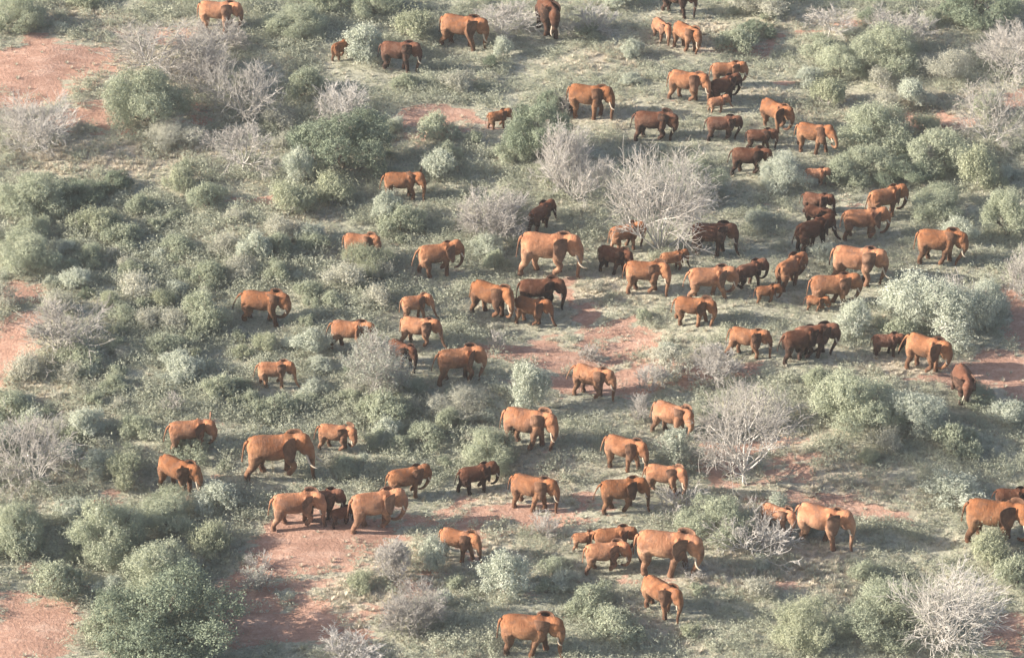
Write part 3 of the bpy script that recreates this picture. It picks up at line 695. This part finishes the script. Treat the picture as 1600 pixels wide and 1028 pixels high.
REL = {'G': 'green bushes of the savanna', 'K': 'dense dark green trees', 'S': 'silvery leaved bushes', 'Y': 'feathery yellow-green bushes', 'H': 'thin grey-green half-bare bushes', 'D': 'leafless grey trees', 'W': 'leafless bleached white trees'}
CAT = {'G': 'bush', 'K': 'tree', 'S': 'bush', 'Y': 'bush', 'H': 'bush', 'D': 'bare tree', 'W': 'bare tree'}
NAME = {'G': 'green_bush', 'K': 'leafy_tree', 'S': 'silvery_bush', 'Y': 'feathery_bush', 'H': 'half_bare_bush', 'D': 'leafless_tree', 'W': 'bleached_tree'}
rb = np.random.RandomState(21); BUSH = []
def dims(px, yb, w, h):
    k = ppm(px, yb); W_ = w/k
    return k, W_
def put_bush(kind, px, yb, w, h, label, ref=None, lowz=1.0):
    k, W_ = dims(px, yb, w, h)
    R = W_/2; cy = yb-R*k*sin(THETA)*.75
    Hm = max((h-R*k*sin(THETA)*1.1)/(k*cos(THETA)), R*.75)*lowz; Hm = min(Hm, R*2.2)
    g = ground(px, cy); lk = kind+('0' if R < 1.0 else '1' if R < 2.3 else '2'); fm, sm = LIB[lk][rb.randint(len(LIB[lk]))]
    root = link(NAME[kind], None); root.location = g
    root.rotation_euler = (0, 0, rb.rand()*2*pi); root.scale = (R*rb.uniform(.9, 1.14), R*rb.uniform(.9, 1.1), Hm*rb.uniform(.92, 1.1))
    tag(root, label, CAT[kind], REL[kind]); link('foliage', fm, root); link('stems', sm, root)
    BUSH.append((g[0], g[1], R, px, yb, w, h))
    if ref: REFS.append((g[0], g[1], ref))
def put_bare(kind, px, yb, w, h, label, ref=None, stems=5, flat=.6, dens=1.0, trunk=0, thick=1.0, leafy=0, lev=4, rmin=None):
    k, W_ = dims(px, yb, w, h); R = W_/2
    Hm = max((h-R*k*sin(THETA)*.75)/(k*cos(THETA)), R*.6)
    g = ground(px, yb-2)
    rmin = rmin or (.018 if kind == 'W' else .015)
    big, small, tips = bare_tree(rb, R, Hm, thick*max(.5, min(R/3.5, 1.5))*(.85 if kind == 'W' else 1), stems+(2 if kind == 'W' else 0), flat, dens, rmin, trunk, lev, kind == 'W')
    # fit the crown to its measured size
    A_ = np.vstack([p for p, r in big+small]); sx = R/np.percentile(np.hypot(A_[:, 0], A_[:, 1]), 98); sz = Hm/np.percentile(A_[:, 2], 99.3)
    sc = np.array((sx, sx, sz))
    big = [(p*sc, r) for p, r in big]; small = [(p*sc, r) for p, r in small]; tips = tips*sc
    m_ = M['bone'] if kind == 'W' else M['twig']
    root = link(NAME[kind], None); root.location = g; tag(root, label, CAT[kind], REL[kind])
    V, F = segs_mesh(big, 4); link('trunk', mesh_np('trunk', V, F, m_), root)
    if small: V, F = segs_mesh(small, 3); link('branches', mesh_np('branches', V, F, m_), root)
    if leafy:
        P_ = np.repeat(tips, leafy, 0); P_ = P_+rb.normal(size=P_.shape)*.09*max(R/2, .5)
        V, F = leaves_mesh(P_, rb.normal(size=P_.shape)+np.array((0, 0, .4)), .055, rb)
        link('foliage', mesh_np('foliage', V, F, M['silver'], np.clip(rb.rand(len(P_))*.9, 0, 1)), root)
    BUSH.append((g[0], g[1], R*.6, px, yb, w, h))
    if ref: REFS.append((g[0], g[1], ref))
T_ = put_bare; B_ = put_bush
# leafless trees
T_('D',315,140,140,92,'greyish leafless tree right beside the wide brownish one at upper left',None,stems=8,flat=.8,dens=1.1)
T_('D',345,72,110,60,'low brownish bare brush hiding the legs of the orange top-left elephant',None,stems=8,flat=.8)
T_('D',245,122,215,122,'wide brownish leafless tree at upper left, under the orange elephant','the wide leafless tree at upper left',stems=6,dens=1.15,flat=.8)
T_('W',385,190,150,112,'bleached white leafless tree with thick forked limbs at upper left','the bleached forked tree at upper left',stems=6,flat=.6,thick=1.1)
T_('D',378,272,135,92,'flat-crowned leafless tree on two dark trunks, below the bleached forked tree','the flat-crowned leafless tree',stems=6,flat=1.0,trunk=.22)
T_('D',60,228,150,95,'grey leafless bush on red soil near the left edge, upper left','the grey leafless bush at upper left edge',stems=9,flat=.9,dens=1.1)
T_('W',537,190,115,72,'low white tangle of bare branches left of a dark walking elephant',None,stems=7,flat=.8)
T_('D',785,55,110,60,'grey bare shrub with drooping twigs at the top edge, right of a walking elephant',None,stems=7,flat=.9)
T_('W',925,55,100,58,'spidery bare branches at the top edge, right of the head-on elephant',None,stems=5,flat=.9)
T_('D',895,312,145,135,'tall grey thicket of bare twigs merging with a leafy bush at top centre','the grey twig thicket at top centre',stems=8,flat=.5,dens=1.15)
T_('W',1032,394,190,188,'largest white leafless tree of the upper half, elephants on both sides','the largest white tree of the upper half',stems=8,flat=.7,dens=1.12,thick=1.1)
T_('D',768,368,130,88,'round purple-grey mass of bare twigs above the big central tusker','the round bare twig mass',stems=9,flat=.8,dens=1.15)
T_('W',95,548,170,95,'sprawling pale leafless shrub in scrub at the left edge, mid height','the sprawling pale shrub at left',stems=7,flat=1.0)
T_('W',60,752,190,125,'white leafless tree at the left edge above the red patch','the white leafless tree at the left edge',stems=7,flat=.85)
T_('D',588,615,108,102,'dense grey twiggy bush hiding the legs of two elephants, centre left','the dense twiggy bush',stems=9,flat=.6,dens=1.15,leafy=2)
T_('W',775,552,32,42,'small bare sapling on the shaded dirt, left of centre',None,stems=4,flat=.4,lev=3)
T_('D',922,566,44,34,'small wispy grey shrub above the pink clearing',None,stems=8,flat=.6,lev=3,dens=1.2)
T_('D',1015,612,58,52,'grey bare shrub at the right end of the pink clearing','the grey shrub at the end of the pink clearing',stems=8,flat=.5,lev=4,dens=.8)
T_('D',1118,592,90,62,'pale frosty bare shrub left of the big bare white tree',None,stems=9,flat=.7)
T_('D',1000,655,46,42,'small frosty bare shrub between two elephants, below the pink clearing',None,stems=8,flat=.6,lev=3,dens=1.3)
T_('W',1163,758,185,190,'great bare white tree right of centre, tall forked trunk and wide crown','the great bare white tree',stems=8,flat=.75,trunk=.16,dens=1.12,thick=1.2)
T_('W',1492,470,110,62,'dead white branches sticking out over the big silvery bush',None,stems=5,flat=.7,lev=3)
T_('W',1596,462,70,85,'white bare shrub cut by the right edge, upper right',None,stems=6,flat=.8)
T_('D',1580,118,140,100,'grey leafless tree at the upper right corner below the dark tree',None,stems=7,flat=.8,dens=1.1)
T_('W',1545,222,130,115,'bare white tree leaning over brush near the upper right edge','the bare white tree near the upper right edge',stems=6,flat=.8)
T_('W',1293,64,85,60,'thin umbrella-shaped white tree with one straight trunk at the top right','the umbrella-shaped white tree',stems=5,flat=.95,trunk=.35)
T_('D',1402,68,120,68,'brownish bare tree at the top edge, left of the dark corner tree',None,stems=6,flat=.9)
T_('D',1452,262,70,46,'low grey bare shrub among green bushes at upper right',None,stems=7,flat=.9,lev=3,dens=1.3)
T_('W',405,890,46,34,'small dead white branch on bare soil, lower left',None,stems=4,flat=.9,lev=3)
T_('D',400,920,60,42,'low frosty shrub below the dead white branch, lower left',None,stems=8,flat=.7,lev=3,dens=1.3,leafy=1)
T_('D',613,905,66,70,'upright fan-shaped grey shrub on bare soil, lower centre','the fan-shaped grey shrub',stems=12,flat=.35,dens=.9)
T_('D',650,985,112,88,'broad frosty grey shrub below the fan-shaped one, lower centre','the broad frosty shrub',stems=11,flat=.6,dens=1.05)
T_('D',850,838,50,46,'spiky bare shrub at the feet of an orange tusked elephant, lower centre',None,stems=9,flat=.4,lev=3,dens=1.3)
T_('D',545,1032,130,52,'bare grey shrub cut by the bottom edge, left of centre',None,stems=9,flat=.7)
T_('W',1175,862,180,82,'collapsed bleached crown of fallen branches right of the lower cluster','the collapsed bleached crown',stems=8,flat=1.1)
T_('W',1060,800,130,40,'low row of white fallen twigs above the lower cluster',None,stems=8,flat=1.2,lev=3,dens=1.4)
T_('W',1478,1012,200,170,'great bleached leafless bush at the lower right corner','the great bleached bush at lower right',stems=10,flat=.8,dens=.95)
T_('D',270,645,45,40,'little bare grey shrub above the upper elephant of the left pair',None,stems=7,flat=.5,lev=3)
T_('D',1080,905,60,30,'thin grey brush in front of the large tusker of the lower cluster',None,stems=7,flat=.7,lev=3)
T_('D',885,180,50,40,'wispy grey twigs left of the bright elephant at top centre',None,stems=7,flat=.6,lev=3)
T_('W',1060,728,80,66,'small silvery-leaved tree on several white stems, in front of an elephant','the small silvery tree',stems=5,flat=.7,leafy=16,lev=4,dens=.85)
# leafy bushes
B_('G',30,58,90,62,'grey-green bush in the top left corner')
B_('G',235,216,140,104,'wide grey-green bush on dry grass at upper left','the wide bush on dry grass')
B_('H',270,238,90,40,'thin scrub under the wide grey-green bush at upper left')
B_('K',538,290,150,112,'large dark leafy tree above left of the elephant with one ear upright','the large dark leafy tree')
B_('S',470,296,66,62,'silvery bush at the left foot of the large dark leafy tree')
B_('G',465,64,95,52,'green bush at the top edge, right of the orange top-left elephant')
B_('G',590,38,88,56,'soft green bush at the top edge, left of centre')
B_('Y',655,76,70,58,'yellow-green bush left of the elephant stepping down at the top')
B_('S',572,104,78,68,'pale bush hiding a small elephant near the top')
B_('S',787,95,36,34,'little silvery shrub right of the tusks of the stepping elephant')
B_('H',715,152,62,42,'half-bare pale shrub above a dark walking elephant')
B_('K',842,264,112,106,'large leafy grey-green tree at top centre, a calf at its left side','the large leafy tree at top centre')
B_('G',800,262,56,44,'green bush on the left flank of the large leafy tree')
B_('G',1085,330,100,84,'green bush growing into the right side of the largest upper white tree')
B_('S',685,292,64,62,'bright silvery bush right of the elephant with one ear upright')
B_('S',602,352,50,52,'small silvery bush below the elephant with one ear upright')
B_('G',628,378,70,56,'green bush just above the elephant with a lifted front foot')
B_('Y',520,335,76,60,'feathery bush left of the silvery pair, under the large dark tree')
B_('Y',574,440,92,58,'feathery bush in front of the elephant sunk to its belly')
B_('S',402,422,58,62,'round bluish bush alone above the lone reddish elephant')
B_('G',60,350,125,62,'dark green bush at the left edge, upper middle','the dark green bush at the left edge')
B_('K',125,335,90,52,'darkest bush of the left-hand row, between green ones')
B_('K',178,308,62,42,'small dark grey-green bush at the right end of the left-hand row')
B_('Y',145,376,78,58,'bright feathery bush below the left-hand row')
B_('Y',282,308,58,42,'bright green small bush, left one of a pair at upper left')
B_('G',325,334,62,48,'small green bush, right one of a pair at upper left')
B_('G',45,438,112,76,'rounded green bush at the left edge above the bare branches','the rounded green bush at the left edge')
B_('S',830,652,76,82,'bright round silvery bush at the left of the pink clearing','the round silvery bush')
B_('G',762,748,96,84,'large green bush below left of the round silvery bush','the large green bush at lower centre')
B_('H',722,668,100,60,'thin twiggy grey-green bush below the streaky elephant')
B_('G',600,676,84,66,'round green bush beneath the dense twiggy bush')
B_('G',1338,692,150,112,'left and largest of the green trees by the pale track at right','the green tree by the pale track')
B_('S',1428,694,110,88,'greyer bush joined to the right of the green tree by the track')
B_('G',1492,712,72,50,'rightmost bush of the group by the pale track')
B_('H',1385,715,58,52,'spiky pale shrub at the foot of the green tree by the track')
B_('S',1462,548,160,112,'big silvery bush behind the bright tan elephant at right','the big silvery bush')
B_('S',1535,520,90,80,'right-hand part of the silvery thicket, near dark red soil')
B_('G',1400,548,70,56,'left-hand low bush of the silvery thicket')
B_('S',1330,532,66,62,'pale round bush right of the side-by-side elephants')
B_('K',1525,62,140,80,'dark green tree in the top right corner','the dark green tree in the top right corner')
B_('H',1478,138,92,62,'straw-coloured bush at upper right, below the corner tree')
B_('S',1425,178,64,56,'pale small bush in front of the straw-coloured one')
B_('G',1388,126,108,84,'round grey-green bush at upper right, left of the straw-coloured one','the round grey-green bush at upper right')
B_('G',1310,128,84,62,'bush left of the round grey-green bush at upper right')
B_('Y',1292,182,66,58,'yellowish bush above the elephant feeding from a bush')
B_('G',1362,256,128,90,'large green bush the raised-trunk elephant feeds from','the large green bush at upper right')
B_('G',1345,298,110,62,'green bush beneath the large green bush at upper right')
B_('G',1462,280,112,78,'wide green bush toward the right edge, upper right')
B_('Y',1528,302,72,80,'tall feathery bush near the right edge')
B_('G',1575,386,92,92,'big green bush cut by the right edge, upper right')
B_('G',1465,352,96,56,'low green bush above the rightmost orange elephant')
B_('S',1498,388,56,48,'small pale bush behind the head of the rightmost orange elephant')
B_('G',1310,296,60,46,'bush the reddish calf hides in')
B_('S',1222,302,84,58,'soft grey-green bush below the dark elephant walking alone')
B_('H',1190,38,130,42,'fuzzy grey scrub at the top edge, right of the cut-off elephant')
B_('G',1150,90,66,46,'leafy sprigs right of the orange elephant below the top edge')
B_('G',1285,98,70,40,'pale bush under the umbrella-shaped tree')
B_('G',160,890,126,106,'broad light green bush at lower left','the broad light green bush at lower left')
B_('G',262,842,110,76,'green bush up against the broad light green one, lower left')
B_('Y',325,876,72,62,'small round bush at the right end of the lower left thicket')
B_('S',344,812,92,64,'silvery bush below the lower elephant of the left pair')
B_('G',250,962,160,112,'large olive bush in the lower left thicket','the large olive bush')
B_('K',270,1056,236,152,'huge grey-green tree at the bottom left, tallest of the thicket','the huge grey-green tree')
B_('G',85,945,90,66,'dark bush below the broad light green one')
B_('G',25,868,100,86,'bush cut by the left edge, lower left')
B_('G',170,1010,90,70,'green bush at the bottom, left of the huge grey-green tree')
B_('Y',205,765,70,56,'feathery bush above the broad light green one')
B_('G',300,722,80,40,'bush at the feet of the upper elephant of the left pair')
B_('S',675,894,56,60,'dusty upright bush under the black-legged elephant')
B_('S',788,938,80,72,'compact silvery bush right of the black-legged elephant','the compact silvery bush')
B_('G',922,966,84,56,'green bush left of the elephant alone below the cluster')
B_('G',958,1010,96,60,'leafy bush at the bottom, right of the elephant at the bottom edge')
B_('G',1120,852,130,56,'low green bush beneath the fallen white twigs')
B_('S',1215,800,36,34,'tiny bright bush behind the elephant veiled by branches')
B_('G',1385,1010,150,96,'bushy green mass left of the great bleached bush at lower right')
B_('Y',1262,1026,124,84,'feathery bush at the bottom right, left of the green mass')
B_('Y',1540,886,72,62,'feathery bush beside the orange elephant at lower right edge')
B_('S',1492,798,90,52,'silvery bush above left of the orange elephant at lower right edge')
B_('G',1590,925,70,60,'green bush cut by the right edge, lower right')
B_('S',1272,838,34,28,'small pale bush below the long-trunked elephant')
B_('S',1045,560,40,26,'low pale bush right of the dirt path')
B_('K',1410,300,84,46,'dark low bush behind the uppermost tall elephant')
B_('G',1520,640,70,40,'shaded green bush below the elephant facing us')
B_('K',1180,70,60,30,'shadowed low bush near the top edge, right of centre')
B_('S',885,925,50,34,'small pale bush between the compact silvery bush and the lone elephant')
B_('S',490,560,66,50,'leafy bush left of the dense twiggy bush')
B_('G',430,660,70,44,'green bush between the left pair and the small bright orange elephant')
B_('S',1290,420,50,40,'little pale shrub right of the elephant walking away')
B_('G',870,905,56,36,'low leafy bush left of the calf of the lower cluster')

# further single shrubs of the sward, each one on its own spot
rs = np.random.RandomState(77)
TONE = {'G': 'green', 'S': 'silvery', 'Y': 'feathery yellow-green', 'H': 'thin grey-green', 'K': 'dark green'}
used = set(); cand = []; placed = 0; tries = 0
def side(dx, dy):
    a = math.degrees(atan2(dy, dx)) % 360
    return ['right of', 'behind and right of', 'behind', 'behind and left of', 'left of', 'in front and left of', 'in front of', 'in front and right of'][int((a+22.5)//45) % 8]
while placed < 215 and tries < 9000:
    tries += 1
    px = rs.uniform(0, 1600); py = rs.uniform(15, 1020)
    if rs.rand() < .62: px = rs.uniform(0, 780); py = rs.uniform(380, 760)
    g = ground(px, py); so = float(field(SW, np.array([g[0]]), np.array([g[1]]))[0]); dr = float(field(DW, np.array([g[0]]), np.array([g[1]]))[0])
    if rs.rand() < so*1.6 or rs.rand() < dr*.55: continue
    wpx = (28+58*rs.rand()**1.4)*(.8+.35*py/1000); hpx = wpx*rs.uniform(.62, .85)
    k = ppm(px, py); R = wpx/k/2
    bad = False
    for (x0, y0, x1, y1, ex, ey, s, fy) in ELE:
        if abs(px-(x0+x1)/2) < (x1-x0)/2+wpx*.45 and py > y0-4 and py-hpx < y1-3: bad = True; break
        if hypot_(g[0]-ex, g[1]-ey) < R+1.6: bad = True; break
    if abs(px-778) < 34 and abs(py-212) < 26: bad = True
    if bad: continue
    for (bx, by, bR, *_r) in BUSH:
        if hypot_(g[0]-bx, g[1]-by) < (R+bR)*.66: bad = True; break
    if bad: continue
    kind = rs.choice(['G', 'S', 'Y', 'H', 'K'], p=[.36, .26, .08, .26, .04] if dr < .5 else [.15, .2, .15, .5, 0])
    d = sorted((hypot_(g[0]-a, g[1]-b_), a, b_, rf) for a, b_, rf in REFS)
    for dist, a, b_, rf in d[:9]:
        sz = 'low' if wpx < 46 else 'bigger'
        lab = '%s %s shrub %s %s' % (sz, TONE[kind], side(g[0]-a, g[1]-b_), rf)
        if lab not in used and len(lab.split()) <= 16: break
    else: continue
    used.add(lab); B_(kind, px, py, wpx, hpx, lab); placed += 1
print('auto shrubs', placed, 'total plants', len(BUSH))

# ------------------------------------------------------------------ ground cover (nobody could count it)
rc = np.random.RandomState(9)
BX = np.array([(b[0], b[1], b[2]) for b in BUSH]); EX = np.array([(e[4], e[5]) for e in ELE])
def scatter(n, dens):
    y = rc.uniform(190, 318, n*3); x = rc.uniform(-1, 1, n*3)*(36+ (y-190)*.155+14)
    p = dens(x, y); k = rc.rand(n*3) < p
    return x[k][:n], y[k][:n]
def near_ele(x, y):
    d = np.full(x.shape, 99.)
    for ex, ey in EX: d = np.minimum(d, np.hypot(x-ex, (y-ey+.6)))
    return d
def tufts(name, tmpl, x, y, s, sz, mat, label, cat):
    V = []; T_l = []
    idx = rc.randint(len(tmpl), size=len(x)); a = rc.rand(len(x))*2*pi; z = terrain(x, y)+(fbm(x*.7, y*.7, 5)-.5)*.16
    tv = rc.rand(len(x)); FF = []; k = 0
    for ti, (TV, TF, TT) in enumerate(tmpl):
        m_ = idx == ti; n = m_.sum()
        if n == 0: continue
        c, s_ = np.cos(a[m_]), np.sin(a[m_])
        X = (TV[None, :, 0]*c[:, None]-TV[None, :, 1]*s_[:, None])*s[m_][:, None]+x[m_][:, None]
        Y_ = (TV[None, :, 0]*s_[:, None]+TV[None, :, 1]*c[:, None])*s[m_][:, None]+y[m_][:, None]
        Z = TV[None, :, 2]*(s[m_]*sz[m_])[:, None]+z[m_][:, None]
        V.append(np.stack([X, Y_, Z], -1).reshape(-1, 3))
        FF.append((TF[None]+(np.arange(n)*len(TV))[:, None, None]).reshape(-1, TF.shape[1])+k); k += n*len(TV)
        T_l.append((TT[None]*.5+tv[m_][:, None]*.5).ravel())
    o = link(name, mesh_np(name, np.vstack(V), np.vstack(FF), mat, np.concatenate(T_l)))
    tag(o, label, cat, kind='stuff'); return o
herb = []
for i in range(10):
    V, F, T1, c = foliage(rc, h=.9, nl=4, sprays=28 if i % 2 else 36, k=7, leaf=.060, up=.7, L=.35, lobe=(.3, .5), spread=.55, open_=.2)
    herb.append((V, F, T1))
blade = []
for i in range(6):
    n = 34; a = rc.rand(n)*2*pi; r = rc.rand(n)*.25; tl = rc.uniform(.15, .95, n); L = rc.uniform(.55, 1.1, n)
    b0 = np.stack([np.cos(a)*r, np.sin(a)*r, np.full(n, -.03)], 1); d = np.stack([np.cos(a)*np.sin(tl), np.sin(a)*np.sin(tl), np.cos(tl)], 1)
    w = np.stack([-np.sin(a), np.cos(a), np.zeros(n)], 1)*.032; tip = b0+d*L[:, None]; tip[:, 2] -= .12*L*np.sin(tl)
    mid = b0+d*L[:, None]*.55
    V = np.stack([b0-w, b0+w, mid+w*.9, mid-w*.9, tip+w*.15, tip-w*.15], 1).reshape(-1, 3)
    q = np.arange(n)[:, None]*6
    F = np.vstack([q+np.array([0, 1, 2, 3]), q+np.array([3, 2, 4, 5])])
    blade.append((V, F, np.tile(rc.rand(n), 2)))
def d_herb(x, y):
    so = field(SW, x, y); dr = field(DW, x, y); n = fbm(x*.22, y*.34, 21); n2 = fbm(x*1.1, y*1.5, 33, 3)
    return np.clip((n*1.3+n2*1.5-.98)*1.9, .03, 1)*np.clip(1-so*1.5, .02, 1)*np.clip(1-.62*dr, .2, 1)
x, y = scatter(38000, d_herb); ne = near_ele(x, y)
s = rc.uniform(.26, .78, len(x))*(1+.25*(x < 0))*(.75+.7*fbm(x*.15, y*.2, 41)); s = np.where(ne < 2.4, np.minimum(s, .34), s)
print('herbs', len(x)); tufts('low_scrub', herb, x, y, s, rc.uniform(.6, 1.1, len(x)), M['scrub'], 'low grey-green herbs and scrub covering the savanna floor', 'ground cover')
def d_gr(x, y):
    so = field(SW, x, y); dr = field(DW, x, y); n = fbm(x*.3, y*.45, 51)
    return np.clip(.10+.75*dr+(n-.5)*.9, .04, 1)*np.clip(1-so*1.1, .10, 1)
x, y = scatter(32000, d_gr); ne = near_ele(x, y); dr = field(DW, x, y)
s = rc.uniform(.25, .55, len(x))*(.8+.5*dr*rc.rand(len(x))); s = np.where(ne < 2.2, np.minimum(s, .32), s)
print('grass', len(x)); tufts('dry_grass', blade, x, y, s, rc.uniform(.7, 1.2, len(x)), M['straw'], 'tufts of dry straw-coloured grass between the bushes', 'grass')

def d_pg(x, y):
    so = field(SW, x, y); dr = field(DW, x, y); n = fbm(x*.5, y*.9, 61)
    return np.clip(.55+(n-.5)*1.6, .1, 1)*np.clip(1-so*1.35, .04, 1)*np.clip(1-.5*dr, .2, 1)
x, y = scatter(34000, d_pg); ne = near_ele(x, y)
s = rc.uniform(.18, .42, len(x)); s = np.where(ne < 2.2, np.minimum(s, .26), s)
tufts('pale_grass', blade, x, y, s, rc.uniform(.6, 1.0, len(x)), M['pale'], 'short pale grey-green grass covering open ground', 'grass')


# ------------------------------------------------------------------ added haze, lifts the shadows
HAZE = 0.00011
hz = bpy.data.meshes.new('haze'); X0, X1, Y0, Y1, Z0, Z1 = -1650, 1650, -1550, 2550, -3, HC+2
hz.from_pydata([(x, y, z) for z in (Z0, Z1) for x, y in ((X0, Y0), (X1, Y0), (X1, Y1), (X0, Y1))], [], [(3, 2, 1, 0), (4, 5, 6, 7), (0, 1, 5, 4), (1, 2, 6, 5), (2, 3, 7, 6), (3, 0, 4, 7)])
hm = bpy.data.materials.new('haze'); hm.use_nodes = True; hn = hm.node_tree; hn.nodes.clear()
ho = hn.nodes.new('ShaderNodeOutputMaterial'); hv = hn.nodes.new('ShaderNodeVolumePrincipled')
hv.inputs['Density'].default_value = HAZE; hv.inputs['Color'].default_value = (.93, .95, 1, 1); hv.inputs['Anisotropy'].default_value = 0.0
hn.links.new(hv.outputs[0], ho.inputs['Volume']); hz.materials.append(hm)
if HAZE: tag(link('haze', hz), 'thin pale haze added to lift the shadows', kind='stuff')
